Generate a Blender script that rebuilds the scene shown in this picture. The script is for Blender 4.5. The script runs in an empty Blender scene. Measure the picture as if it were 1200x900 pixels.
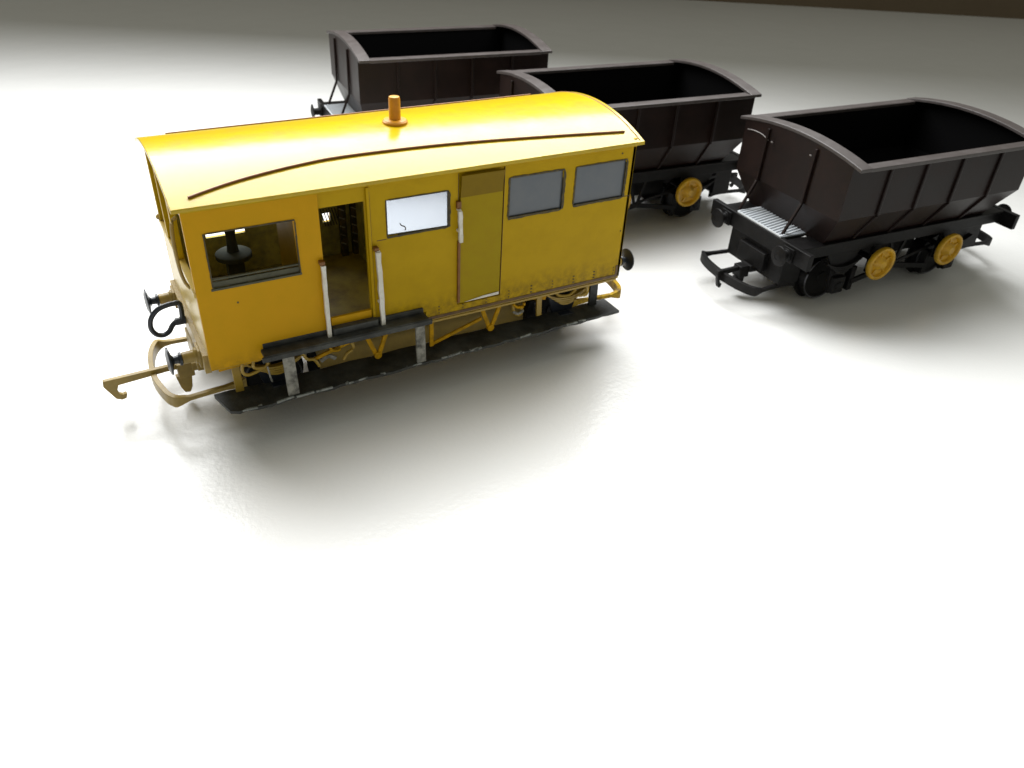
import bpy, bmesh, math, random
from mathutils import Vector, Matrix
random.seed(7)
C = bpy.context.scene.collection
PI = math.pi

# ------------------------------------------------------------------ materials
def mat(name, col, rough=.5, metal=0., spec=.5, coat=0., noise=None, bump=None, dirt=None):
    """noise=(scale, other colour, amount); bump=(scale, strength, distance); dirt=(z_low, z_high, colour, amount)"""
    m = bpy.data.materials.new(name); m.use_nodes = True
    nt = m.node_tree; N = nt.nodes; Lk = nt.links
    b = N['Principled BSDF']
    b.inputs['Base Color'].default_value = (*col, 1)
    if name == 'roof_yellow_paint': b.inputs['IOR'].default_value = 1.5
    b.inputs['Roughness'].default_value = rough
    b.inputs['Metallic'].default_value = metal
    b.inputs['Specular IOR Level'].default_value = spec
    b.inputs['Coat Weight'].default_value = coat
    b.inputs['Coat Roughness'].default_value = .12
    tc = N.new('ShaderNodeTexCoord')
    cur = None
    if noise:
        n = N.new('ShaderNodeTexNoise'); n.inputs['Scale'].default_value = noise[0]; n.inputs['Detail'].default_value = 6
        n.inputs['Roughness'].default_value = .65
        Lk.new(tc.outputs['Object'], n.inputs['Vector'])
        r = N.new('ShaderNodeMapRange'); r.inputs['From Min'].default_value = .42; r.inputs['From Max'].default_value = .72
        r.inputs['To Max'].default_value = noise[2]
        Lk.new(n.outputs['Fac'], r.inputs['Value'])
        mx = N.new('ShaderNodeMix'); mx.data_type = 'RGBA'
        mx.inputs['A'].default_value = (*col, 1); mx.inputs['B'].default_value = (*noise[1], 1)
        Lk.new(r.outputs['Result'], mx.inputs['Factor']); cur = mx.outputs['Result']
        rr = N.new('ShaderNodeMapRange'); rr.inputs['To Min'].default_value = max(rough - .08, .03); rr.inputs['To Max'].default_value = rough + .12
        Lk.new(n.outputs['Fac'], rr.inputs['Value']); Lk.new(rr.outputs['Result'], b.inputs['Roughness'])
    if dirt:
        z0, z1, dc, amt = dirt
        sp = N.new('ShaderNodeSeparateXYZ'); Lk.new(tc.outputs['Object'], sp.inputs[0])
        g = N.new('ShaderNodeMapRange'); g.inputs['From Min'].default_value = z1; g.inputs['From Max'].default_value = z0
        Lk.new(sp.outputs['Z'], g.inputs['Value'])
        n2 = N.new('ShaderNodeTexNoise'); n2.inputs['Scale'].default_value = 5.; n2.inputs['Detail'].default_value = 8; n2.inputs['Roughness'].default_value = .7
        Lk.new(tc.outputs['Object'], n2.inputs['Vector'])
        r2 = N.new('ShaderNodeMapRange'); r2.inputs['From Min'].default_value = .40; r2.inputs['From Max'].default_value = .62
        Lk.new(n2.outputs['Fac'], r2.inputs['Value'])
        mu = N.new('ShaderNodeMath'); mu.operation = 'MULTIPLY'; Lk.new(g.outputs['Result'], mu.inputs[0]); Lk.new(r2.outputs['Result'], mu.inputs[1])
        mu2 = N.new('ShaderNodeMath'); mu2.operation = 'MULTIPLY'; Lk.new(mu.outputs[0], mu2.inputs[0]); mu2.inputs[1].default_value = amt
        mx2 = N.new('ShaderNodeMix'); mx2.data_type = 'RGBA'
        if cur: Lk.new(cur, mx2.inputs['A'])
        else: mx2.inputs['A'].default_value = (*col, 1)
        mx2.inputs['B'].default_value = (*dc, 1); Lk.new(mu2.outputs[0], mx2.inputs['Factor']); cur = mx2.outputs['Result']
    if cur: Lk.new(cur, b.inputs['Base Color'])
    if bump:
        n3 = N.new('ShaderNodeTexNoise'); n3.inputs['Scale'].default_value = bump[0]; n3.inputs['Detail'].default_value = 3
        Lk.new(tc.outputs['Object'], n3.inputs['Vector'])
        bp = N.new('ShaderNodeBump'); bp.inputs['Strength'].default_value = bump[1]; bp.inputs['Distance'].default_value = bump[2]
        Lk.new(n3.outputs['Fac'], bp.inputs['Height']); Lk.new(bp.outputs['Normal'], b.inputs['Normal'])
        if coat: Lk.new(bp.outputs['Normal'], b.inputs['Coat Normal'])
    return m

YEL = (.51, .322, .002)
M = {
 'yellow': mat('yellow_paint', YEL, .42, spec=.12, noise=(1.3, (.42, .265, .002), .7), bump=(9, .25, .01), dirt=(1.7, 2.5, (.10, .055, .01), .9)),
 'orange': mat('warm_yellow_paint', (.60, .315, .003), .42, spec=.12, noise=(1.2, (.52, .295, .003), .6), bump=(9, .25, .01), dirt=(1.75, 2.1, (.12, .07, .01), .5)),
 'olive': mat('mustard_paint', (.37, .262, .002), .45, spec=.12, noise=(3, (.34, .22, .006), .6), bump=(12, .3, .01)),
 'roof': mat('roof_yellow_paint', (.54, .375, .003), .19, spec=.42, noise=(1.6, (.42, .28, .003), .9), bump=(3.0, .14, .03)),
 'yellow_metal': mat('yellow_brown_paint', (.38, .25, .03), .35, noise=(4, (.32, .2, .03), .7), bump=(20, .3, .01)),
 'beige': mat('bare_tan_plastic', (.33, .225, .045), .38, noise=(3, (.20, .14, .035), .7), bump=(14, .3, .01)),
 'cream': mat('end_yellow_with_glare', (.58, .42, .08), .3, noise=(3, (.42, .3, .08), .6), bump=(14, .3, .01)),  # yellow end made paler, window glare put into the colour
 'mustard_dark': mat('dark_mustard_and_shade', (.22, .14, .003), .45, spec=.12, noise=(3, (.19, .12, .005), .6), bump=(12, .3, .01)),  # partition colour; on the door top it is painted shade
 'brown_strip': mat('brown_strip', (.22, .085, .012), .5, noise=(6, (.12, .05, .01), .8)),
 'orange_brown': mat('ochre_pipe', (.62, .27, .012), .35, noise=(5, (.4, .17, .01), .6)),
 'edge': mat('dark_cut_edge', (.035, .028, .010), .6, noise=(9, (.14, .10, .02), .8)),
 'interior': mat('dark_olive_interior', (.40, .36, .08), .5, noise=(2.5, (.10, .10, .04), .9), bump=(8, .3, .02)),
 'grey_plastic': mat('dark_grey_plastic', (.05, .056, .046), .85, spec=.1),
 'seam': mat('dark_brown_line', (.075, .035, .006), .5, noise=(4, (.20, .11, .01), .8)),
 'floor': mat('yellow_brown_floor', (.32, .25, .03), .5, noise=(1.2, (.10, .06, .015), .95), bump=(8, .3, .02)),
 'ledge': mat('dark_olive_ledge', (.075, .075, .04), .55, noise=(4, (.04, .04, .02), .8)),
 'step': mat('black_board', (.022, .024, .022), .55, noise=(1.6, (.10, .105, .095), .8), bump=(7, .5, .04)),
 'step_edge': mat('chipped_board_edge', (.30, .32, .30), .6, noise=(6, (.03, .035, .035), .95), bump=(12, .6, .04)),
 'strut': mat('peeled_grey_strut', (.32, .31, .27), .6, noise=(5, (.04, .04, .035), 1.), bump=(9, .8, .04)),
 'white': mat('white_paint', (.78, .76, .70), .5, noise=(4, (.55, .50, .38), .7), bump=(16, .4, .02)),
 'navy': mat('blue_black_plastic', (.012, .016, .024), .33, bump=(10, .2, .01)),
 'black': mat('black_plastic', (.0045, .0043, .0043), .45, spec=.16, noise=(3, (.012, .011, .011), .8), bump=(10, .3, .01)),
 'hopper': mat('brown_black_plastic', (.0085, .0044, .0036), .38, spec=.20, noise=(1.2, (.016, .0075, .0058), .8), bump=(14, .18, .006)),
 'rim': mat('grey_brown_rim', (.042, .034, .032), .40, noise=(3, (.07, .06, .058), .7), bump=(12, .25, .01)),
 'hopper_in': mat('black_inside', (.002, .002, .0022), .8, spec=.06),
 'handwheel': mat('ochre_handwheel', (.62, .36, .015), .4, noise=(5, (.38, .2, .01), .8)),
 'plate': mat('grey_tread_plate', (.26, .28, .30), .35, noise=(4, (.16, .17, .18), .6)),
 'ridge': mat('worn_bright_ridge', (.60, .63, .66), .3),
 'steel': mat('wheel_tyre_steel', (.10, .10, .11), .3, metal=.8),
 'chip': mat('pale_scuff', (.13, .115, .11), .5),
 'wall': mat('brown_wall', (.13, .095, .055), .7, noise=(.1, (.10, .07, .04), .6)),
}
def grey_glass():
    m = mat('grey_glazing', (.095, .110, .130), .16, noise=(1.2, (.13, .14, .15), .6)); return m
M['grey_glass'] = grey_glass()
def clear_glass():
    m = bpy.data.materials.new('clear_glazing'); m.use_nodes = True; nt = m.node_tree; N = nt.nodes
    for n in list(N): N.remove(n)
    o = N.new('ShaderNodeOutputMaterial'); t = N.new('ShaderNodeBsdfTransparent'); t.inputs[0].default_value = (.72, .75, .80, 1)
    d = N.new('ShaderNodeBsdfPrincipled'); d.inputs['Base Color'].default_value = (.75, .78, .82, 1); d.inputs['Roughness'].default_value = .2
    mx = N.new('ShaderNodeMixShader'); mx.inputs[0].default_value = .16
    nt.links.new(t.outputs[0], mx.inputs[1]); nt.links.new(d.outputs[0], mx.inputs[2]); nt.links.new(mx.outputs[0], o.inputs[0])
    return m
M['clear_glass'] = clear_glass()

def sill_mat():
    m = bpy.data.materials.new('white_gloss_sill'); m.use_nodes = True; nt = m.node_tree; N = nt.nodes; Lk = nt.links
    b = N['Principled BSDF']; tc = N.new('ShaderNodeTexCoord')
    n = N.new('ShaderNodeTexNoise'); n.inputs['Scale'].default_value = .25; n.inputs['Detail'].default_value = 5
    Lk.new(tc.outputs['Object'], n.inputs['Vector'])
    mx = N.new('ShaderNodeMix'); mx.data_type = 'RGBA'
    mx.inputs['A'].default_value = (.82, .82, .81, 1); mx.inputs['B'].default_value = (.79, .79, .775, 1)
    Lk.new(n.outputs['Fac'], mx.inputs['Factor']); Lk.new(mx.outputs['Result'], b.inputs['Base Color'])
    b.inputs['Roughness'].default_value = .27
    n3 = N.new('ShaderNodeTexNoise'); n3.inputs['Scale'].default_value = 9; n3.inputs['Detail'].default_value = 3; n3.inputs['Roughness'].default_value = .5
    n4 = N.new('ShaderNodeTexNoise'); n4.inputs['Scale'].default_value = .6; n4.inputs['Detail'].default_value = 2
    Lk.new(tc.outputs['Object'], n3.inputs['Vector']); Lk.new(tc.outputs['Object'], n4.inputs['Vector'])
    b1 = N.new('ShaderNodeBump'); b1.inputs['Strength'].default_value = .34; b1.inputs['Distance'].default_value = .018
    b2 = N.new('ShaderNodeBump'); b2.inputs['Strength'].default_value = .25; b2.inputs['Distance'].default_value = .08
    Lk.new(n4.outputs['Fac'], b2.inputs['Height']); Lk.new(b2.outputs['Normal'], b1.inputs['Normal'])
    Lk.new(n3.outputs['Fac'], b1.inputs['Height']); Lk.new(b1.outputs['Normal'], b.inputs['Normal'])
    return m
M['sill'] = sill_mat()

# ------------------------------------------------------------------ helpers
def bx(bm, x0, x1, y0, y1, z0, z1, mtx=None):
    vs = [bm.verts.new((x, y, z)) for z in (z0, z1) for y in (y0, y1) for x in (x0, x1)]
    if mtx is not None:
        for v in vs: v.co = mtx @ v.co
    for f in ((0,2,3,1),(4,5,7,6),(0,1,5,4),(2,6,7,3),(0,4,6,2),(1,3,7,5)): bm.faces.new([vs[i] for i in f])
    return vs

def bar(bm, a, b, w, h, up=(0,0,1)):
    """rectangular bar from a to b, w across, h along up"""
    a = Vector(a); b = Vector(b); d = (b - a).normalized(); s = d.cross(Vector(up)).normalized(); u = s.cross(d).normalized()
    vs = [bm.verts.new(p + s*sx*w/2 + u*su*h/2) for p in (a, b) for su in (-1,1) for sx in (-1,1)]
    for f in ((0,2,3,1),(4,5,7,6),(0,1,5,4),(2,6,7,3),(0,4,6,2),(1,3,7,5)): bm.faces.new([vs[i] for i in f])

def lathe(bm, prof, o, axis='y', seg=28):
    """prof = [(t along axis, radius)]"""
    rings = []
    for t, r in prof:
        if r < 1e-6:
            p = {'x': (t,0,0), 'y': (0,t,0), 'z': (0,0,t)}[axis]; rings.append([bm.verts.new(Vector(p)+Vector(o))]); continue
        ring = []
        for k in range(seg):
            a = 2*PI*k/seg; c, s = r*math.cos(a), r*math.sin(a)
            p = {'x': (t,c,s), 'y': (c,t,s), 'z': (c,s,t)}[axis]; ring.append(bm.verts.new(Vector(p)+Vector(o)))
        rings.append(ring)
    for A, B in zip(rings, rings[1:]):
        if len(A) == 1 and len(B) == 1: continue
        for k in range(seg):
            k2 = (k+1) % seg
            if len(A) == 1: bm.faces.new((A[0], B[k], B[k2]))
            elif len(B) == 1: bm.faces.new((A[k], B[0], A[k2]))
            else: bm.faces.new((A[k], B[k], B[k2], A[k2]))
    for R_ in (rings[0], rings[-1]):
        if len(R_) > 2: bm.faces.new(R_)

def tube(bm, pts, r, seg=8, closed=False, flat=None, ref0=None):
    """round (or flat=(w,h)) tube along pts"""
    pts = [Vector(p) for p in pts]; n = len(pts); rings = []
    for i, p in enumerate(pts):
        a = pts[(i-1) % n] if (closed or i > 0) else p
        b = pts[(i+1) % n] if (closed or i < n-1) else p
        d = (b - a).normalized(); ref = Vector(ref0) if ref0 else (Vector((0,0,1)) if abs(d.z) < .9 else Vector((1,0,0)))
        s = d.cross(ref).normalized(); u = s.cross(d).normalized()
        if flat: ring = [bm.verts.new(p + s*sx*flat[0]/2 + u*su*flat[1]/2) for sx, su in ((-1,-1),(1,-1),(1,1),(-1,1))]
        else: ring = [bm.verts.new(p + s*r*math.cos(2*PI*k/seg) + u*r*math.sin(2*PI*k/seg)) for k in range(seg)]
        rings.append(ring)
    m = len(rings[0])
    prs = list(zip(rings, rings[1:])) + ([(rings[-1], rings[0])] if closed else [])
    for A, B in prs:
        for k in range(m): bm.faces.new((A[k], A[(k+1)%m], B[(k+1)%m], B[k]))
    if not closed: bm.faces.new(rings[0]); bm.faces.new(rings[-1])

def smooth_path(pts, n=4, closed=False):
    P = [Vector(p) for p in pts]; N_ = len(P); out = []
    for i in range(N_ if closed else N_-1):
        g = (lambda k: P[k % N_]) if closed else (lambda k: P[max(0, min(N_-1, k))])
        p0, p1, p2, p3 = g(i-1), g(i), g(i+1), g(i+2)
        for j in range(n):
            t = j/n
            out.append(.5*((2*p1)+(-p0+p2)*t+(2*p0-5*p1+4*p2-p3)*t*t+(-p0+3*p1-3*p2+p3)*t**3))
    if not closed: out.append(P[-1])
    return out

def prism(bm, poly, lo, hi, axis='y'):
    """poly in the plane normal to axis: y -> (x,z), x -> (y,z), z -> (x,y)"""
    def P(a, b, t): return {'y': (a,t,b), 'x': (t,a,b), 'z': (a,b,t)}[axis]
    A = [bm.verts.new(P(a,b,lo)) for a,b in poly]; B = [bm.verts.new(P(a,b,hi)) for a,b in poly]
    bm.faces.new(A); bm.faces.new(B); n = len(poly)
    for i in range(n): bm.faces.new((A[i], A[(i+1)%n], B[(i+1)%n], B[i]))

def obj(name, bm, m, parent=None, bevel=0., smooth=False, seg=2):
    bmesh.ops.recalc_face_normals(bm, faces=bm.faces)
    me = bpy.data.meshes.new(name); bm.to_mesh(me); bm.free()
    o = bpy.data.objects.new(name, me); C.objects.link(o); me.materials.append(M[m])
    if parent: o.parent = parent
    if smooth:
        for p in me.polygons: p.use_smooth = True
        try: me.set_sharp_from_angle(angle=math.radians(38))
        except Exception: pass
    if bevel:
        b = o.modifiers.new('bevel', 'BEVEL'); b.width = bevel; b.segments = seg; b.limit_method = 'ANGLE'; b.angle_limit = math.radians(35)
    return o

def part(name, m, parent, fn, bevel=0., smooth=False):
    bm = bmesh.new(); fn(bm); return obj(name, bm, m, parent, bevel, smooth)

def thing(name, label, cat, loc=(0,0,0), rz=0, group=None):
    o = bpy.data.objects.new(name, None); C.objects.link(o); o.location = loc; o.rotation_euler = (0,0,rz)
    o.empty_display_size = .5; o['label'] = label; o['category'] = cat
    if group: o['group'] = group
    return o

def wall_panel(bm, x0, x1, z0, z1, y0, y1, holes=(), jit=.0):
    """wall in the xz plane between y0 and y1 with rectangular holes, their corners nudged like hand-cut card"""
    xs = sorted({x0, x1, *[h[0] for h in holes], *[h[1] for h in holes]})
    zs = sorted({z0, z1, *[h[2] for h in holes], *[h[3] for h in holes]})
    off = {}
    def co(i, j):
        if (i, j) not in off:
            edge = i in (0, len(xs)-1) or j in (0, len(zs)-1)
            off[i, j] = (0, 0) if edge else (random.uniform(-jit, jit), random.uniform(-jit, jit))
        return xs[i]+off[i, j][0], zs[j]+off[i, j][1]
    V = {}
    def v(i, j, s):
        if (i, j, s) not in V: a, b = co(i, j); V[i, j, s] = bm.verts.new((a, y1 if s else y0, b))
        return V[i, j, s]
    solid = lambda i, j: 0 <= i < len(xs)-1 and 0 <= j < len(zs)-1 and not any(h[0]-1e-6 <= xs[i] and xs[i+1] <= h[1]+1e-6 and h[2]-1e-6 <= zs[j] and zs[j+1] <= h[3]+1e-6 for h in holes)
    for i in range(len(xs)-1):
        for j in range(len(zs)-1):
            if not solid(i, j): continue
            bm.faces.new((v(i,j,0), v(i+1,j,0), v(i+1,j+1,0), v(i,j+1,0)))
            bm.faces.new((v(i,j,1), v(i,j+1,1), v(i+1,j+1,1), v(i+1,j,1)))
            if not solid(i-1, j): bm.faces.new((v(i,j,0), v(i,j+1,0), v(i,j+1,1), v(i,j,1)))
            if not solid(i+1, j): bm.faces.new((v(i+1,j,0), v(i+1,j,1), v(i+1,j+1,1), v(i+1,j+1,0)))
            if not solid(i, j-1): bm.faces.new((v(i,j,0), v(i,j,1), v(i+1,j,1), v(i+1,j,0)))
            if not solid(i, j+1): bm.faces.new((v(i,j+1,0), v(i+1,j+1,0), v(i+1,j+1,1), v(i,j+1,1)))

def rough_ring(bm, x0, x1, z0, z1, y, w, n=14, ww=None):
    """ragged dark cut edge round a window: inner edge clean, outer edge jittered"""
    inner, outer = [], []
    ww = ww or (w, w, w, w)      # bottom, right, top, left
    def side(a, b, k, nx, nz):
        for i in range(n):
            t = i/n; x = a[0]+(b[0]-a[0])*t; z = a[1]+(b[1]-a[1])*t
            inner.append((x-nx*.012, z-nz*.012)); q = ww[k]*random.uniform(.5, .85)
            cx = (-1 if i == 0 else 0)
            outer.append((x+nx*q, z+nz*q))
    side((x0,z0),(x1,z0),0,0,-1); side((x1,z0),(x1,z1),1,1,0); side((x1,z1),(x0,z1),2,0,1); side((x0,z1),(x0,z0),3,-1,0)
    N_ = len(inner); layers = []
    for yy in (y, y+.05):
        layers.append(([bm.verts.new((a,yy,b)) for a,b in inner], [bm.verts.new((a,yy,b)) for a,b in outer]))
    (i0,o0),(i1,o1) = layers
    for k in range(N_):
        q = (k+1) % N_
        bm.faces.new((i0[k],i0[q],o0[q],o0[k])); bm.faces.new((i1[k],o1[k],o1[q],i1[q]))
        bm.faces.new((i0[k],i1[k],i1[q],i0[q])); bm.faces.new((o0[k],o0[q],o1[q],o1[k]))

# ------------------------------------------------------------------ shared parts
def wheel(parent, x, y, side, r=.70):
    """side -1: outer face towards -y"""
    s = side
    w = part('wheel', 'black', parent, lambda bm: lathe(bm, [(-.02*s,.0),(.0,.16),(.0,.15),(.03*s*-1,.17),(-.03*s,.55),(.0,.58),(0,r-.01)][::1] + [(-.24*s,r),(-.25*s,r+.09),(-.32*s,r+.09),(-.32*s,.0)], (x,y,0.+r+.02), 'y', 36), smooth=True)
    part('tyre', 'steel', w, lambda bm: (tube(bm, [(x+(r-.03)*math.cos(a), y+.008*s, r+.02+(r-.03)*math.sin(a)) for a in [2*PI*k/40 for k in range(40)]], .022, 6, True)), smooth=True)
    part('axle', 'black', w, lambda bm: lathe(bm, [(0,.07),(-1.0*s,.07)], (x,y-.1*s,r+.02), 'y', 12), smooth=True)
    return w

def buffer(parent, x, y, z, d, shank='beige', head='navy', r=.25, L=.66):
    """d=-1 points to -x; x is the headstock face"""
    b = part('buffer', shank, parent, lambda bm: (lathe(bm, [(0,.17),(.10*d,.17),(.11*d,.13),(.34*d,.12),(.345*d,.0)], (x,y,z), 'x', 20), bx(bm, min(x,x+.05*d), max(x,x+.05*d), y-.2, y+.2, z-.2, z+.2)), .008, True)
    part('buffer_head', head, b, lambda bm: lathe(bm, [(.345*d,0),(.35*d,.135),(.40*d,.135),(.41*d,.09),((L-.10)*d,.08),((L-.07)*d,.12),((L-.03)*d,r),(L*d,r*.97),((L+.035)*d,r*.6),((L+.045)*d,0)], (x,y,z), 'x', 28), smooth=True)
    return b

def coupling(parent, x, y, d, m, hook=True, hs=0.):
    """tension lock coupling; x = headstock face, d=-1 towards -x"""
    X = lambda t: x+t*d
    def block(bm):
        bx(bm, min(X(.16),X(.5)), max(X(.16),X(.5)), y-.16, y+.16, .64, .99)
        prism(bm, [(X(.22),.66),(X(.56),.66),(X(.50),.36),(X(.44),.22),(X(.32),.20),(X(.26),.34)], y-.10, y+.06)
        bx(bm, min(X(-.3),X(.2)), max(X(-.3),X(.2)), y-.22, y+.22, .80, 1.0)
        bx(bm, min(X(-.3),X(.12)), max(X(-.3),X(.12)), y-.55, y+.55, .98, 1.5)
    c = part('coupling', m, parent, block, .02)
    pts = [(X(-.75), 1.25), (X(-.05), 1.30), (X(.55), 1.34), (X(.74), 1.27), (X(.90), .85), (X(.98), .25), (X(.97), -.3), (X(.86), -.85), (X(.76), -1.06), (X(.64), -1.12), (X(-.05), -1.06), (X(-.75), -1.02)]
    pth = smooth_path([(a, y+b, .74) for a, b in pts], 3)
    def loop(bm):
        n = len(pth)
        rings = []
        for i, p in enumerate(pth):
            a = pth[max(i-1,0)]; b = pth[min(i+1,n-1)]; t = (b-a).normalized(); s = t.cross(Vector((0,0,1))).normalized()
            front = max(0, min(1, (abs(p.x-x)-.5)/.2)); h = .045+.085*front; w = .055
            rings.append([bm.verts.new(p+s*sx*w+Vector((0,0,sz*h))) for sx, sz in ((-1,-1),(1,-1),(1,1),(-1,1))])
        for A, B in zip(rings, rings[1:]):
            for k in range(4): bm.faces.new((A[k],A[(k+1)%4],B[(k+1)%4],B[k]))
        bm.faces.new(rings[0]); bm.faces.new(rings[-1])
    part('loop', m, c, loop, .018, True)
    hk = [(.3,.95),(.72,.955),(1.98,.935),(2.0,.80),(1.82,.44),(1.72,.385),(1.62,.40),(1.585,.50),(1.615,.525),(1.665,.505),(1.73,.54),(1.755,.64),(1.71,.765),(.72,.83),(.3,.83)]
    if hook: part('hook', m, c, lambda bm: prism(bm, [(X(.3+(a-.3)*(1-hs)),b) for a,b in hk], y-.055, y+.055), .012)
    return c

# ------------------------------------------------------------------ the setting
def sill():
    bm = bmesh.new(); bx(bm, -160, 160, -60, 120, -3, 0)
    o = obj('windowsill', bm, 'sill'); o['kind'] = 'structure'
sill()
Fw = Vector((.516, .857, 0)).normalized(); Rt = Vector((Fw.y, -Fw.x, 0))
cam0 = Vector((-1.5313, -14.1853, 10.9476))
yaw = math.atan2(Rt.y, Rt.x)
def wall():
    bm = bmesh.new(); mt = Matrix.Translation(Vector((cam0.x, cam0.y, 0)) + Fw*72.5) @ Matrix.Rotation(yaw, 4, 'Z')
    bx(bm, -140, 140, 0, 4, .0, 22, mt)
    o = obj('wall', bm, 'wall'); o['kind'] = 'structure'
wall()

# ------------------------------------------------------------------ yellow brake van
L, W = 10., 3.8
def roof_z(y):
    t = (y+.10)/(W+.20); base = 5.24+.06*t
    return base + .39*(1-(2*t-1)**2)

def build_van():
    v = thing('brake_van', 'bright yellow model railway brake van with glossy curved roof, in front of the dark wagons', 'model van')
    W1_ = (.32, 1.99, 3.55, 4.69); DR = (2.50, 3.42, 2.36, 4.82)
    W2_ = (3.85, 5.23, 3.98, 4.77); W3_ = (6.69, 8.07, 3.92, 4.83); W4_ = (8.39, 9.78, 3.94, 4.84)
    # near side: a proud end panel, a recessed doorway, then the flat body side
    ns = part('side_wall', 'orange', v, lambda bm: wall_panel(bm, 0, 2.47, 1.80, 5.24, -.035, .07, [W1_], .02), .006)
    def ns2(bm):
        wall_panel(bm, 2.47, 3.49, 2.12, 5.24, .03, .10, [(DR[0], DR[1], DR[2], DR[3])], .015)
        wall_panel(bm, 3.49, 5.46, 2.02, 5.24, .0, .09, [W2_], .02)
        wall_panel(bm, 5.46, 6.56, 2.02, 5.24, .03, .09)
        wall_panel(bm, 6.56, L, 1.80, 5.24, .0, .09, [W3_, W4_], .02)
        bx(bm, 4.68, 6.56, .0, .09, 1.80, 2.02)
        bx(bm, 3.44, 3.50, -.03, .0, 2.1, 5.1)           # raised jamb right of the doorway
        bx(bm, 0.02, L-.02, -.045, .0, 5.13, 5.20)       # moulding under the eave
    part('side_wall', 'yellow', v, ns2, .006)
    def holes_strip(bm):   # dark grooves: panel seams, solebar channel
        bx(bm, 4.70, 9.93, -.012, .0, 1.80, 1.87)
        bx(bm, 9.86, 9.93, -.012, .0, 1.87, 2.12)
        bx(bm, 6.553, 6.562, -.003, .03, 2.05, 5.1)
        bx(bm, 5.455, 5.468, -.004, .03, 2.05, 5.1)
        bx(bm, 3.50, 3.515, -.004, .0, 2.1, 5.0)
        bx(bm, 3.62, 3.83, -.004, .0, 3.93, 3.945)
        bx(bm, 9.72, 9.99, -.004, .0, 3.93, 3.95)
    part('seam', 'seam', v, holes_strip)
    def rivets(bm):
        for x in (5.0, 5.6, 6.2, 6.8, 7.4, 7.42, 8.0, 8.6, 8.62, 9.2, 9.22, 9.8):
            for z in (1.92, 2.0, 2.08): lathe(bm, [(-.012,0),(-.01,.014),(0,.018)], (x,0,z), 'y', 8)
        for x, z in ((9.62,5.0),(9.86,3.05),(.72,3.2)): lathe(bm, [(-.006,0),(-.005,.022),(0,.022)], (x,-.001 if x > 3 else -.036,z), 'y', 10)
    part('rivet', 'edge', v, rivets)['kind'] = 'stuff'
    # windows
    def win(r, y, w, ww=None, pane=None):
        f = part('window', 'edge', v, lambda bm: rough_ring(bm, r[0], r[1], r[2], r[3], y-.012, w, 16, ww))
        if pane: part('pane', pane, f, lambda bm: bx(bm, r[0]-.03, r[1]+.03, .035, .05, r[2]-.03, r[3]+.03))
        return f
    f1 = win(W1_, -.035, .022)
    part('sill_ledge', 'ledge', f1, lambda bm: (bx(bm, .28, 2.02, -.05, -.0, 3.53, 3.58), bx(bm, .30, 2.0, -.01, .02, 3.58, 3.70), bx(bm, .30, 2.0, -.02, .03, 3.73, 3.77)), .01)
    f2 = win(W2_, 0, .03, (.05,.07,.02,.02), 'clear_glass')
    def scr(bm):
        tube(bm, smooth_path([(4.15,.028,4.22),(4.18,.028,4.17),(4.25,.028,4.13),(4.27,.028,4.08),(4.25,.028,4.05)], 3), .012, 5)
    part('scratch', 'edge', f2, scr)
    win(W3_, 0, .045, (.06,.07,.04,.05), 'grey_glass')
    win(W4_, 0, .04, (.06,.06,.03,.04), 'grey_glass')
    # sliding door panel and handrails
    def dp(bm):
        prof = [(-.035, 2.07), (-.035, 4.58)]
        a = [[bm.verts.new((x+ (0 if x < 6 else 0), y+(0 if x < 6 else .02), z)) for x in (5.50, 6.52)] for y, z in prof]
        b = [[bm.verts.new((x, y+.05, z)) for x in (5.50, 6.52)] for y, z in prof]
        for k in range(1):
            bm.faces.new((a[k][0],a[k][1],a[k+1][1],a[k+1][0])); bm.faces.new((b[k][0],b[k+1][0],b[k+1][1],b[k][1]))
            for s in (0,1): bm.faces.new((a[k][s],a[k+1][s],b[k+1][s],b[k][s]))
        bm.faces.new((a[0][0],b[0][0],b[0][1],a[0][1])); bm.faces.new((a[1][0],a[1][1],b[1][1],b[1][0]))
    d = part('sliding_door', 'olive', v, dp)
    dt = part('door_top', 'mustard_dark', d, lambda bm: prism(bm, [(-.036,4.582),(-.10,5.07),(-.05,5.09),(.014,4.582)], 5.50, 6.50, 'x'))  # door top coloured darker in place of real shade
    dt['label'] = 'top of the sliding door, shade painted in as darker mustard'
    part('paint_chip', 'white', d, lambda bm: prism(bm, [(5.62,2.075),(6.50,2.085),(6.50,2.15),(6.1,2.135),(5.8,2.10)], -.043, -.036))
    def hr(bm, x, z0, z1, w, lean=.03, n=9):
        prev = None; rings = []
        for i in range(n):
            t = i/(n-1); z = z0+(z1-z0)*t; ww = w*random.uniform(.85,1.15); xx = x-lean*(t-.5)+random.uniform(-.006,.006)
            rings.append([bm.verts.new((xx+sx*ww/2, y, z)) for sx, y in ((-1,-.17),(1,-.17),(1,-.10),(-1,-.10))])
        for A,B in zip(rings, rings[1:]):
            for k in range(4): bm.faces.new((A[k],A[(k+1)%4],B[(k+1)%4],B[k]))
        bm.faces.new(rings[0]); bm.faces.new(rings[-1])
        for z in (z0+.3*(z1-z0), z1-.03): bx(bm, x-w*.35, x+w*.35, -.12, .04, z, z+.05)
    part('handrail', 'white', v, lambda bm: hr(bm, 2.42, 2.02, 3.68, .085, .0))
    part('handrail', 'white', v, lambda bm: hr(bm, 3.60, 2.02, 3.75, .10, .03))
    part('handrail', 'white', v, lambda bm: (hr(bm, 5.45, 3.62, 4.34, .09, .02, 7),), .01)
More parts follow.
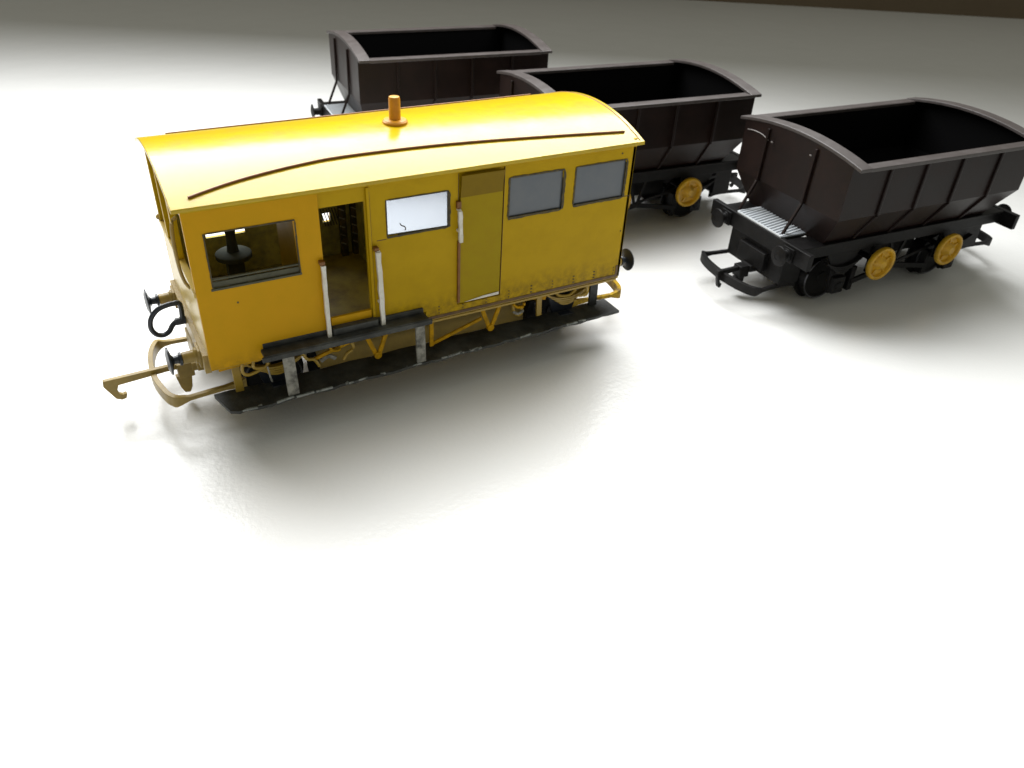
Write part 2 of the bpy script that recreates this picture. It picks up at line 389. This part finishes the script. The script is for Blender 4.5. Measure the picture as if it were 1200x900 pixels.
    for q in ((2.36, 2.47, -.15, .0, 3.69, 3.77), (3.52, 3.62, -.12, .0, 3.76, 3.84), (5.40, 5.50, -.08, .0, 4.36, 4.52)):
        part('rusty_cap', 'brown_strip', v, lambda bm: bx(bm, *q), .01)
    part('door_edge', 'brown_strip', v, lambda bm: bx(bm, 5.44, 5.50, -.06, .02, 2.1, 3.6), .01)
    # far side, with its own window, open doorway and end panel
    part('side_wall', 'yellow', v, lambda bm: wall_panel(bm, 0, L, 1.80, 5.28, W-.09, W, [(.85,1.75,2.93,4.7), (2.6,3.3,3.9,4.7), (3.60,3.80,2.85,3.10), (5.10,7.25,1.95,4.78), (7.7,9.4,3.95,4.8)], .01), .006)
    part('lining', 'interior', v, lambda bm: wall_panel(bm, .1, L-.1, 1.96, 5.2, W-.12, W-.092, [(.86,1.74,2.94,4.69), (2.61,3.29,3.91,4.69), (3.61,3.79,2.86,3.09), (5.11,7.24,1.97,4.77), (7.71,9.39,3.96,4.79)]))
    # ends: lower panel with top rail and posts (left), closed end (right)
    part('end_wall', 'cream', v, lambda bm: (bx(bm, .0, .08, .08, W-.1, 1.80, 3.44), bx(bm, -.04, .10, .0, W, 3.44, 3.54), bx(bm, 0, .08, .1, W-.1, 5.05, 5.30)), .01)
    part('end_post', 'yellow', v, lambda bm: bx(bm, -.02, .10, 1.55, 1.72, 3.54, 5.45), .01)
    part('end_post', 'yellow', v, lambda bm: bx(bm, -.02, .10, W-.16, W-.0, 3.54, 5.3), .01)
    part('end_post', 'yellow', v, lambda bm: bx(bm, -.02, .10, 2.65, 2.80, 3.54, 5.45), .01)
    part('grab_rail', 'beige', v, lambda bm: tube(bm, smooth_path([(-.02,.42,4.9),(-.12,.40,4.8),(-.16,.36,4.4),(-.15,.36,3.9),(-.10,.38,3.6),(-.02,.40,3.45)],3), .035, 8), smooth=True)
    part('rail_knob', 'beige', v, lambda bm: lathe(bm, [(0,.0),(.02,.06),(.07,.07),(.12,.03),(.13,0)], (-.02,W-.02,3.52), 'z', 12), smooth=True)
    part('end_wall', 'yellow', v, lambda bm: bx(bm, L-.08, L, .0, W, 1.8, 5.3), .006)
    # inside
    part('floor', 'floor', v, lambda bm: bx(bm, .08, L-.08, .10, W-.10, 1.82, 1.95))
    part('partition', 'mustard_dark', v, lambda bm: (bx(bm, 2.15, 2.22, .09, 2.2, 1.95, 5.2),))
    part('partition', 'interior', v, lambda bm: (bx(bm, 4.40, 4.46, 2.0, W-.14, 1.95, 5.3),))
    for s_ in (3.98, 4.28, 4.62):
        p_ = part('wall_rack', 'edge', v, lambda bm: bx(bm, s_, s_+.16, W-.30, W-.14, 1.95, 5.0), .01)
        for k in range(7):
            part('rack_peg', 'strut', p_, lambda bm: bar(bm, (s_-.02, W-.32, 2.35+.22*k), (s_+.10, W-.33, 2.29+.22*k), .03, .025))
    for k in range(6):
        part('slat', 'edge', v, lambda bm: bar(bm, (3.56+.07*k, W-.13, 3.20), (3.66+.07*k, W-.13, 2.76), .042, .02))
    bs = part('brake_stand', 'grey_plastic', v, lambda bm: lathe(bm, [(0,0),(0,.40),(.10,.40),(.13,.36),(.15,.13),(.5,.10),(.78,.14),(.95,.22)], (1.28,2.95,2.72), 'z', 28), .01, True)
    part('brake_pillar', 'grey_plastic', bs, lambda bm: bx(bm, 1.1,1.46,2.8,3.1,1.95,2.72))
    part('brake_wheel', 'grey_plastic', bs, lambda bm: (tube(bm, [(1.28+.55*math.cos(2*PI*k/28), 2.95+.55*math.sin(2*PI*k/28), 3.72) for k in range(28)], .07, 8, True), bx(bm, .75,1.8,2.88,3.02,3.68,3.76), bx(bm, 1.21,1.35,2.42,3.48,3.68,3.76)), 0, True)
    # roof: one curved sheet
    def roof(bm):
        n = 26; xs = [-.15, -.10, L+.06, L+.15]
        xs = [-.15+ (L+.30)*i/12 for i in range(13)]
        top = []; bot = []
        for x in xs:
            ys = [-.10+(W+.20)*k/n for k in range(n+1)]
            top.append([bm.verts.new((x, y, roof_z(y))) for y in ys]); bot.append([bm.verts.new((x, y, roof_z(y)-.075)) for y in ys])
        for i in range(len(xs)-1):
            for k in range(n):
                bm.faces.new((top[i][k],top[i+1][k],top[i+1][k+1],top[i][k+1])); bm.faces.new((bot[i][k],bot[i][k+1],bot[i+1][k+1],bot[i+1][k]))
            for k in (0, n): bm.faces.new((top[i][k],bot[i][k],bot[i+1][k],top[i+1][k]))
        for i in (0, len(xs)-1):
            for k in range(n): bm.faces.new((top[i][k],top[i][k+1],bot[i][k+1],bot[i][k]))
    r = part('roof', 'roof', v, roof, .012, True)
    def strip(bm, pts, w, h):
        P = smooth_path(pts, 4); tube(bm, [(p[0],p[1],roof_z(p[1])+h/2-.005) for p in P], 0, flat=(w,h))
    near = [(.21,.12,0),(.85,.31,0),(1.51,.46,0),(2.36,.60,0),(3.25,.68,0),(5.06,.66,0),(7.02,.53,0),(9.81,.27,0)]
    part('rain_strip', 'brown_strip', r, lambda bm: strip(bm, near, .045, .05), .01)
    part('rain_strip', 'brown_strip', r, lambda bm: strip(bm, [(.45,3.72,0),(3,3.55,0),(6,3.45,0),(9.2,3.5,0)], .04, .035), .01)
    def lip(bm):
        for x in (L+.02, -.06):
            ys = [-.10+(W+.20)*k/26 for k in range(27)]
            A = [[bm.verts.new((x+dx, y, roof_z(y)+dz)) for y in ys] for dx, dz in ((0,-.01),(0,.012),(.02,.012),(.02,-.01))]
            for a in range(4):
                for k in range(26): bm.faces.new((A[a][k],A[a][k+1],A[(a+1)%4][k+1],A[(a+1)%4][k]))
    part('roof_edging', 'brown_strip', r, lambda bm: [tube(bm, [(L+.04,y,roof_z(y)+.002) for y in [-.05+(W+.1)*k/26 for k in range(27)]], .012, 6)])
    st = part('stove_pipe', 'orange_brown', r, lambda bm: lathe(bm, [(0,.128),(.50,.124),(.545,.11),(.555,.0)], (4.87,1.9,roof_z(1.9)), 'z', 24), smooth=True)
    part('pipe_flange', 'orange_brown', st, lambda bm: lathe(bm, [(-.02,.27),(.04,.27),(.07,.24),(.08,.15)], (4.87,1.9,roof_z(1.9)), 'z', 28), smooth=True)
    # underframe
    part('chassis', 'yellow_metal', v, lambda bm: (bx(bm, .1, L-.1, .5, .62, 1.45, 1.80), bx(bm, .1, L-.1, W-.62, W-.5, 1.45, 1.80), bx(bm, .02, L-.02, .04, W-.04, 1.74, 1.81), bx(bm, 4.7, L-.05, .02, .10, 1.68, 1.74)), .01)
    part('headstock', 'beige', v, lambda bm: (bx(bm, -.10, .02, .12, W-.12, 1.66, 2.08),), .012)
    part('headstock', 'yellow', v, lambda bm: (bx(bm, L-.02, L+.08, .12, W-.12, 1.66, 2.08),), .012)
    # upper step, lower footboards
    part('upper_step', 'step', v, lambda bm: (bx(bm, 1.0, 4.62, -.34, .02, 1.95, 2.04), bx(bm, 1.05, 4.6, -.05, .02, 2.04, 2.16), bx(bm, .95, 4.68, -.36, -.30, 1.90, 2.02), bx(bm, 2.5, 3.5, -.16, .06, 2.04, 2.20)), .015)
    part('door_sill', 'orange', v, lambda bm: (bx(bm, 2.52, 3.42, .0, .06, 2.16, 2.38),), .01)
    def fb(bm, s):
        n = 60; top = []; bot = []
        for i in range(n+1):
            t = i/n; x = .0+9.98*t; yi = .46; yo = -.36+.14*t+random.uniform(-.022,.022)
            if i == 0: yo = .40
            if i == 1: yo = -.28
            z = .86+.012*math.sin(i*.8)+.05*(t > .97)*(t-.97)/.03*.6
            y0, y1 = (yo, yi) if s > 0 else (W-yi, W-yo)
            top.append((bm.verts.new((x,y0,z+.04)), bm.verts.new((x,y1,z+.04)))); bot.append((bm.verts.new((x,y0+.0,z-.03)), bm.verts.new((x,y1,z-.03))))
        for i in range(n):
            a, b, c, d2 = top[i], top[i+1], bot[i], bot[i+1]
            bm.faces.new((a[0],b[0],b[1],a[1])); bm.faces.new((c[0],c[1],d2[1],d2[0])); bm.faces.new((a[0],c[0],d2[0],b[0])); bm.faces.new((a[1],b[1],d2[1],c[1]))
        bm.faces.new((top[0][0],top[0][1],bot[0][1],bot[0][0])); bm.faces.new((top[n][0],bot[n][0],bot[n][1],top[n][1]))
    f = part('footboard', 'step', v, lambda bm: fb(bm, 1))
    def chips(bm):
        x = .35
        while x < 9.7:
            l = random.uniform(.04,.45)
            if random.random() < (.95 if x < 6 else .35):
                y = -.36+.14*x/9.98
                w = random.uniform(.02,.06); bar(bm, (x,y+random.uniform(-.01,.03),.885), (x+l,y+.014*l+random.uniform(-.01,.04),.890), w, .045)
            x += l+random.choice((0,.02,.05,.3,.5))
    part('chipped_edge', 'step_edge', f, chips, .006)['kind'] = 'stuff'
    part('footboard', 'step', v, lambda bm: fb(bm, -1))
    for x, w, m in ((.50,.17,'yellow_metal'), (1.48,.24,'strut'), (4.42,.22,'strut'), (9.52,.24,'step')):
        y = -.24 if m == 'strut' else .36
        part('step_bracket', m, v, lambda bm: (bar(bm, (x,y,1.92 if m == 'strut' else 1.76), (x+.02,y-.0,.90), w, .07, (0,1,0)),), .012)
        part('step_bracket', 'step', v, lambda bm: (bar(bm, (x,W-.3,1.86), (x,W-.3,.90), w, .07, (0,1,0)),), .012)
    # V hangers, rods
    def vh(bm, xc, y, w=.55, zt=1.75, zb=1.10):
        bar(bm, (xc-w/2,y,zt), (xc-.03,y,zb), .05, .10, (1,0,0)); bar(bm, (xc+w/2,y,zt), (xc+.03,y,zb), .05, .10, (1,0,0))
        lathe(bm, [(-.05,0),(-.05,.09),(.05,.09),(.05,0)], (xc,y,zb), 'y', 12)
    part('brake_hanger', 'orange', v, lambda bm: vh(bm, 3.55, .16), .008)
    part('brake_hanger', 'orange', v, lambda bm: vh(bm, 6.42, .16), .008)
    for a_, b_, w_, h_ in (((4.85,.10,1.74), (4.85,.10,1.02), .05,.10), ((4.85,.14,1.04), (6.2,.20,1.38), .05,.08), ((7.2,.2,1.72), (8.0,.25,1.50), .05,.10), ((.15,.16,1.66), (1.0,.16,1.70), .05,.07), ((2.1,.2,1.35),(3.2,.2,1.66),.05,.08)):
        part('brake_rod', 'orange', v, lambda bm: bar(bm, a_, b_, w_, h_, (1,0,0) if a_[0] == b_[0] else (0,0,1)), .008)
    def spring(bm, xc, y):
        for k in range(4):
            h = .62-.13*k; zz = 1.36-.055*k
            tube(bm, [(xc+h*t, y, zz+.20*(t*t)*(h/.62)) for t in [-1+.2*i for i in range(11)]], 0, flat=(.13,.045))
        bar(bm, (xc-.64,y,1.54), (xc-.64,y,1.76), .1,.1,(1,0,0)); bar(bm, (xc+.64,y,1.54), (xc+.64,y,1.76), .1,.1,(1,0,0))
    for xc in (1.35, 8.65):
        for s, y in ((-1,.28),(1,W-.28)):
            part('leaf_spring', 'yellow_metal', v, lambda bm: spring(bm, xc, y), .006)
            g = part('axle_guard', 'navy', v, lambda bm: (prism(bm, [(xc-.55,1.70),(xc+.55,1.70),(xc+.22,.62),(xc+.14,.45),(xc-.14,.45),(xc-.22,.62)], min(y-s*.14,y-s*.20), max(y-s*.14,y-s*.20)),), .01)
            part('axle_box', 'navy', g, lambda bm: (bx(bm, xc-.18, xc+.18, y-.10, y+.10, .52, .92), lathe(bm, [(0,.13),(s*.14,.11),(s*.16,0)], (xc,y,.72), 'y', 16)), .03)
            wheel(v, xc, 1.9+s*1.03, s, .66)
    part('brake_lever', 'yellow_metal', v, lambda bm: (tube(bm, smooth_path([(7.02,.16,1.7),(7.05,.16,1.4),(7.2,.16,1.25),(7.3,.16,1.35),(7.2,.16,1.5)],3), .04, 7),), .006)
    part('brake_block', 'yellow_metal', v, lambda bm: bar(bm, (7.75,.16,1.74),(7.78,.16,1.1),.05,.14,(1,0,0)), .008)
    part('brake_lever', 'yellow_metal', v, lambda bm: (tube(bm, smooth_path([(2.9,.16,1.74),(3.0,.14,1.45),(2.85,.14,1.35),(2.75,.14,1.2)],3), .04, 7)), .006)
    def squig(pts, m='yellow_metal', r=.035):
        part('brake_linkage', m, v, lambda bm: tube(bm, smooth_path(pts, 3), r, 7), smooth=True)
    squig([(.62,.12,1.70),(.60,.10,1.50),(.72,.10,1.42),(.95,.12,1.46)]); squig([(.85,.14,1.70),(.84,.12,1.55),(1.05,.12,1.50),(1.15,.12,1.60)])
    squig([(1.85,.14,1.66),(1.95,.12,1.45),(2.1,.12,1.40),(2.2,.12,1.20)]); squig([(2.45,.12,1.74),(2.5,.10,1.55),(2.68,.10,1.52),(2.72,.10,1.70)], 'orange')
    squig([(2.3,.3,1.2),(2.45,.25,1.32),(2.6,.25,1.22)], 'strut', .05); squig([(7.0,.12,1.62),(7.1,.10,1.52),(7.28,.10,1.50),(7.3,.10,1.60)], 'orange')
    squig([(7.02,.14,1.40),(7.15,.12,1.32),(7.3,.12,1.38)], 'strut'); squig([(9.1,.14,1.72),(9.14,.12,1.5),(9.0,.12,1.40),(8.85,.12,1.42),(8.8,.12,1.3)])
    squig([(8.2,.14,1.70),(8.3,.12,1.56),(8.6,.12,1.50),(8.8,.12,1.62)]); squig([(1.1,.05,1.55),(1.12,.02,1.30),(1.15,.05,1.15)], 'strut', .02)
    part('brake_block', 'black', v, lambda bm: prism(bm, [(2.12,.5),(2.3,.5),(2.34,.95),(2.26,1.3),(2.1,1.3),(2.08,.9)], .55, .75), .03)
    part('brake_block', 'black', v, lambda bm: prism(bm, [(7.88,.5),(7.7,.5),(7.66,.95),(7.74,1.3),(7.9,1.3),(7.92,.9)], .55, .75), .03)
    part('gap_shade_block', 'beige', v, lambda bm: bx(bm, 2.3, 7.9, 1.0, 2.8, .50, 1.75), .05)  # added block, hides the bright sill so the gap looks shaded
    # buffers and couplings
    for y in (W/2-1.335, W/2+1.335):
        buffer(v, -.10, y, 1.87, -1, 'beige', 'navy', .29, .60); buffer(v, L+.08, y, 1.87, 1, 'beige', 'navy', .29, .60)
    coupling(v, 0, W/2, -1, 'beige'); coupling(v, L, W/2, 1, 'yellow', False)
    lk = [(-.17,2.0),(-.15,2.38),(-.28,2.41),(-.42,2.40),(-.60,2.34),(-.76,2.17),(-.81,1.95),(-.74,1.78),(-.61,1.72),(-.48,1.77),(-.39,1.90),(-.29,1.98)]
    part('chain_link', 'navy', v, lambda bm: tube(bm, smooth_path([(a,1.9,b) for a,b in lk], 4, True), .055, 9, True, None, (0,1,0)), smooth=True)
    part('draw_hook', 'navy', v, lambda bm: (bx(bm, -.32,-.08,1.85,1.95,1.9,2.05),), .02)
    return v
van = build_van()

# ------------------------------------------------------------------ dark hopper wagons
WL, WW, WH = 7.08, 4.666, 4.482
def build_wagon(label):
    v = thing('hopper_wagon', label, 'model wagon', group='dark brown model hopper wagons behind the yellow van')
    y0, y1, x0, x1 = .26, WW-.26, .02, WL-.02
    arch = lambda y: .27*(1-(2*y/WW-1)**2)
    def shell(bm):
        n = 12
        def ring(dx, dy, z, archy=False, xa=x0, xb=x1, ya=y0, yb=y1):
            ya += dy; yb -= dy; xa += dx; xb -= dx; P = []
            for k in range(n+1): y = ya+(yb-ya)*k/n; P.append((xa, y, z+(arch(y) if archy else 0)))
            for k in range(n+1): y = yb-(yb-ya)*k/n; P.append((xb, y, z+(arch(y) if archy else 0)))
            return P
        Lv = [ring(0,0,WH-.08,True), ring(0,0,3.02), ring(0,0,2.12,False,.32,WL-.40,.80,WW-.80)]
        In = [ring(.08,.08,WH-.08,True), ring(.08,.08,3.05), ring(.08,.08,2.25,False,.32,WL-.40,.80,WW-.80)]
        RV = [[bm.verts.new(p) for p in r] for r in Lv]; RI = [[bm.verts.new(p) for p in r] for r in In]
        m = len(RV[0])
        for S in (RV, RI):
            for a in range(2):
                for k in range(m): bm.faces.new((S[a][k], S[a][(k+1)%m], S[a+1][(k+1)%m], S[a+1][k]))
            bm.faces.new(S[2])
        for k in range(m): bm.faces.new((RV[0][k], RI[0][k], RI[0][(k+1)%m], RV[0][(k+1)%m]))
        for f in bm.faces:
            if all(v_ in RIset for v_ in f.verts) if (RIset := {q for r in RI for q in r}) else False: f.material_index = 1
    h = part('hopper_body', 'hopper', v, shell)
    h.data.materials.append(M['hopper_in'])
    for s in (0, 1):
        def er(bm):
            n = 18; w = .40; rings = []
            for k in range(n+1):
                y = WW*k/n; z = WH+arch(y); xa, xb = (0, w) if s == 0 else (WL-w, WL)
                rings.append([bm.verts.new(p) for p in ((xa,y,z-.09),(xb,y,z-.09),(xb,y,z),(xa,y,z))])
            for A,B in zip(rings, rings[1:]):
                for k in range(4): bm.faces.new((A[k],A[(k+1)%4],B[(k+1)%4],B[k]))
            bm.faces.new(rings[0]); bm.faces.new(rings[-1])
        part('end_rim', 'rim', v, er, .015)
        ya, yb = (.02, .36) if s == 0 else (WW-.36, WW-.02)
        part('side_rim', 'rim', v, lambda bm: bx(bm, .38, WL-.38, ya, yb, WH-.11, WH-.01), .015)
        # ribs down each side
        for x in (1.38, 2.72, 4.10, 5.62):
            def rib(bm):
                P = [(0, WH-.1), (0, 3.02), (.54, 2.13)]
                pts = [(x, (y0+d if s == 0 else y1-d), z) for d, z in P]
                for a, b in zip(pts, pts[1:]):
                    bar(bm, a, b, .085, .13, (0,1,0) if abs(a[1]-b[1]) < .01 else (0,1,0))
            part('rib', 'hopper', v, rib, .02)
        # solebars
        ya = .74 if s == 0 else WW-.90
        part('sole_bar', 'black', v, lambda bm: (bx(bm, -.5, WL+.5, ya, ya+.16, 1.74, 2.10), bx(bm, -.5, WL+.5, ya-.06*(1 if s == 0 else -1), ya+.16-.06*(1 if s == 0 else -1), 2.06, 2.12)), .015)
    for s in (0, 1):
        X = (lambda t: t) if s == 0 else (lambda t: WL-t)
        def hs(bm):
            a, b = sorted((X(-.62), X(-.46))); bx(bm, a, b, .25, WW-.25, 1.68, 2.14)
            a, b = sorted((X(-.46), X(.5))); bx(bm, a, b, .80, 1.35, 2.02, 2.12); bx(bm, a, b, WW-1.35, WW-.80, 2.02, 2.12)
            a, b = sorted((X(-.50), X(.2))); bx(bm, a, b, WW/2-1.15, WW/2+1.15, .80, 1.70)
        part('headstock', 'black', v, hs, .02)
        def tp(bm):
            prism(bm, [(X(-.58),1.45),(X(-.58),3.32),(X(.62),3.40),(X(.62),1.45)], 2.13, 2.17, 'z')
        p_ = part('tread_plate', 'plate', v, tp, .006)
        def rd(bm):
            for k in range(15):
                y = 1.50+.13*k; bar(bm, (X(-.54),y,2.176), (X(.50),min(y+.20,3.34),2.176), .035, .03)
            bar(bm, (X(-.575),1.46,2.18),(X(-.575),3.31,2.18),.03,.04)
        part('tread_ridge', 'ridge', p_, rd)['kind'] = 'stuff'
        for y in (1.55, WW-1.27):
            part('end_stanchion', 'hopper', v, lambda bm: (bar(bm, (X(-.015),y,WH-.09+arch(y)-.12), (X(-.03),y+.02,3.0), .075, .075, (0,1,0)), bar(bm, (X(-.03),y+.02,3.0), (X(-.40),y+.06,2.15), .075, .075, (0,1,0))), .012)
        for y in (WW/2-1.335, WW/2+1.335):
            buffer(v, X(-.62), y, 1.87, -1 if s == 0 else 1, 'black', 'black', .28, .36)
        coupling(v, X(-.55), WW/2, -1 if s == 0 else 1, 'black', True, .46)
    for xc in (1.27, 5.81):
        for s, y in ((-1,.80),(1,WW-.80)):
            g = part('axle_guard', 'black', v, lambda bm: (prism(bm, [(xc-.62,1.74),(xc+.62,1.74),(xc+.30,1.2),(xc+.20,.46),(xc-.20,.46),(xc-.30,1.2)], min(y+.06,y-.02), max(y+.06,y-.02)),), .012)
            part('axle_box', 'black', g, lambda bm: (bx(bm, xc-.21, xc+.21, y-.16, y+.16, .50, 1.0), lathe(bm, [(0,.14),(s*.2,.12),(s*.22,0)], (xc,y,.74), 'y', 16)), .03)
            def sp(bm):
                for k in range(4):
                    hh = .66-.14*k; zz = 1.12-.06*k+.18
                    tube(bm, [(xc+hh*t, y+s*.05, zz+.20*t*t*(hh/.66)) for t in [-1+.2*i for i in range(11)]], 0, flat=(.16,.05))
            part('leaf_spring', 'black', v, sp, .008)
            wheel(v, xc, WW/2+s*1.05, s, .68)
    for xc in (2.55, 5.33):
        for s, y in ((-1,.62),(1,WW-.62)):
            hw = part('hand_wheel', 'handwheel', v, lambda bm: lathe(bm, [(s*.02,0),(s*.02,.46),(s*.05,.49),(s*.12,.50),(s*.17,.48),(s*.18,.44),(s*.16,.40),(s*.07,.37),(s*.06,.24),(s*.12,.19),(s*.20,.13),(s*.23,.10),(s*.23,.0)], (xc,y,1.28), 'y', 36), smooth=True)
            for a in [.4+2*PI*k/5 for k in range(5)]:
                part('spoke', 'handwheel', hw, lambda bm: bar(bm, (xc+.15*math.cos(a),y+s*.085,1.28+.15*math.sin(a)), (xc+.42*math.cos(a),y+s*.085,1.28+.42*math.sin(a)), .04, .045, (0,1,0)))
            part('wheel_shaft', 'black', v, lambda bm: (lathe(bm, [(0,.08),(-s*.9,.08)], (xc,y,1.28), 'y', 12), bar(bm, (xc,y-s*.22,1.75),(xc,y-s*.22,.9),.08,.3,(1,0,0))), 0)
    def gear(bm):
        for s, y in ((-1,.9),(1,WW-.9)):
            bar(bm, (3.2,y,1.75),(3.5,y,.85),.06,.10,(1,0,0)); bar(bm, (3.8,y,1.75),(3.56,y,.85),.06,.10,(1,0,0))
            bar(bm, (2.0,y,.62),(3.53,y,.90),.08,.16); bar(bm, (3.53,y,.90),(5.1,y,.62),.08,.16)
            bar(bm, (3.5,y-.05,1.0),(6.9,y-.3*(-s)*-1,1.42),.05,.10)
            for xx, q in ((2.02,1),(5.08,-1)): bx(bm, xx-.09, xx+.09, y+.1*(-s)-.12, y+.1*(-s)+.12, .35, 1.1)
        bx(bm, 2.3, 4.9, 1.4, WW-1.4, 1.0, 2.15)
    part('brake_gear', 'black', v, gear, .012)
    return v

def copy_tree(o, parent=None):
    c = o.copy(); C.objects.link(c)
    if parent: c.parent = parent
    for ch in list(o.children): copy_tree(ch, c)
    return c
w1 = build_wagon('dark open hopper wagon at the right edge, grey tread plate and two handwheels showing')
poses = [((11.058, 4.757, 0), -.082, 'dark hopper wagon behind the right end of the yellow van, one handwheel showing'),
         ((7.688, 11.959, 0), -.096, 'farthest dark hopper wagon, seen above the yellow roof')]
for loc, rz, lab in poses:
    c = copy_tree(w1); c.location = loc; c.rotation_euler = (0,0,rz); c['label'] = lab
w1.location = (15.486, -2.014, 0); w1.rotation_euler = (0,0,-.068)
# scuffs seen on the near wagon only
part('scuff', 'chip', w1, lambda bm: tube(bm, smooth_path([(.0,4.25,4.22),(-.02,3.95,4.27),(-.02,3.6,4.26),(-.02,3.35,4.18)],4), .016, 5))
part('scuff', 'chip', w1, lambda bm: bx(bm, -.04,-.01,3.14,3.22,4.16,4.20), .01)
part('scuff', 'chip', w1, lambda bm: bx(bm, -.07,-.045,1.64,1.71,4.29,4.33), .01)

# ------------------------------------------------------------------ camera
cam = bpy.data.cameras.new('camera'); co = bpy.data.objects.new('camera', cam); C.objects.link(co)
R = ((0.871737913337738, 0.2469116360654709, -0.4232111227567617), (-0.487719709662742, 0.5200063724671545, -0.7012295326068643), (0.04693074957910901, 0.8176967754424761, 0.573732941511048))
m4 = Matrix(R).to_4x4(); m4.translation = cam0; co.matrix_world = m4
cam.sensor_width = 36; cam.lens = 927.964*36/1200; cam.clip_start = .1; cam.clip_end = 1000
cam.dof.use_dof = True; cam.dof.focus_distance = 15.5; cam.dof.aperture_fstop = .5
bpy.context.scene.camera = co

# ------------------------------------------------------------------ light: one big bright window behind and to the left, dim room
wl = bpy.data.worlds.new('World'); bpy.context.scene.world = wl; wl.use_nodes = True
wl.node_tree.nodes['Background'].inputs[0].default_value = (1, 1, .87, 1); wl.node_tree.nodes['Background'].inputs[1].default_value = .30
def lamp(name, D, u, z, tilt, w, h, rad, col):
    l = bpy.data.lights.new(name, 'AREA'); l.shape = 'RECTANGLE'; l.size = w; l.size_y = h
    l.energy = rad*PI*w*h; l.color = col
    o = bpy.data.objects.new(name, l); C.objects.link(o)
    o.location = Vector((cam0.x, cam0.y, z)) + Fw*D + Rt*u
    n = -Fw*math.cos(tilt) - Vector((0,0,1))*math.sin(tilt)      # the way it shines
    zc = -n; x = Rt.copy(); y = zc.cross(x)
    o.matrix_world = Matrix.Translation(o.location) @ Matrix((x, y, zc)).transposed().to_4x4()
lamp('window_light', 30, -9, 24.5, math.radians(41), 44, 20, 11.2, (.985, .995, 1))

sc = bpy.context.scene
sc.view_settings.view_transform = 'Standard'; sc.view_settings.look = 'None'; sc.view_settings.exposure = 0; sc.view_settings.gamma = 1
sc.render.engine = 'CYCLES'; sc.cycles.max_bounces = 8; sc.cycles.sample_clamp_indirect = 6
sc.cycles.use_denoising = True
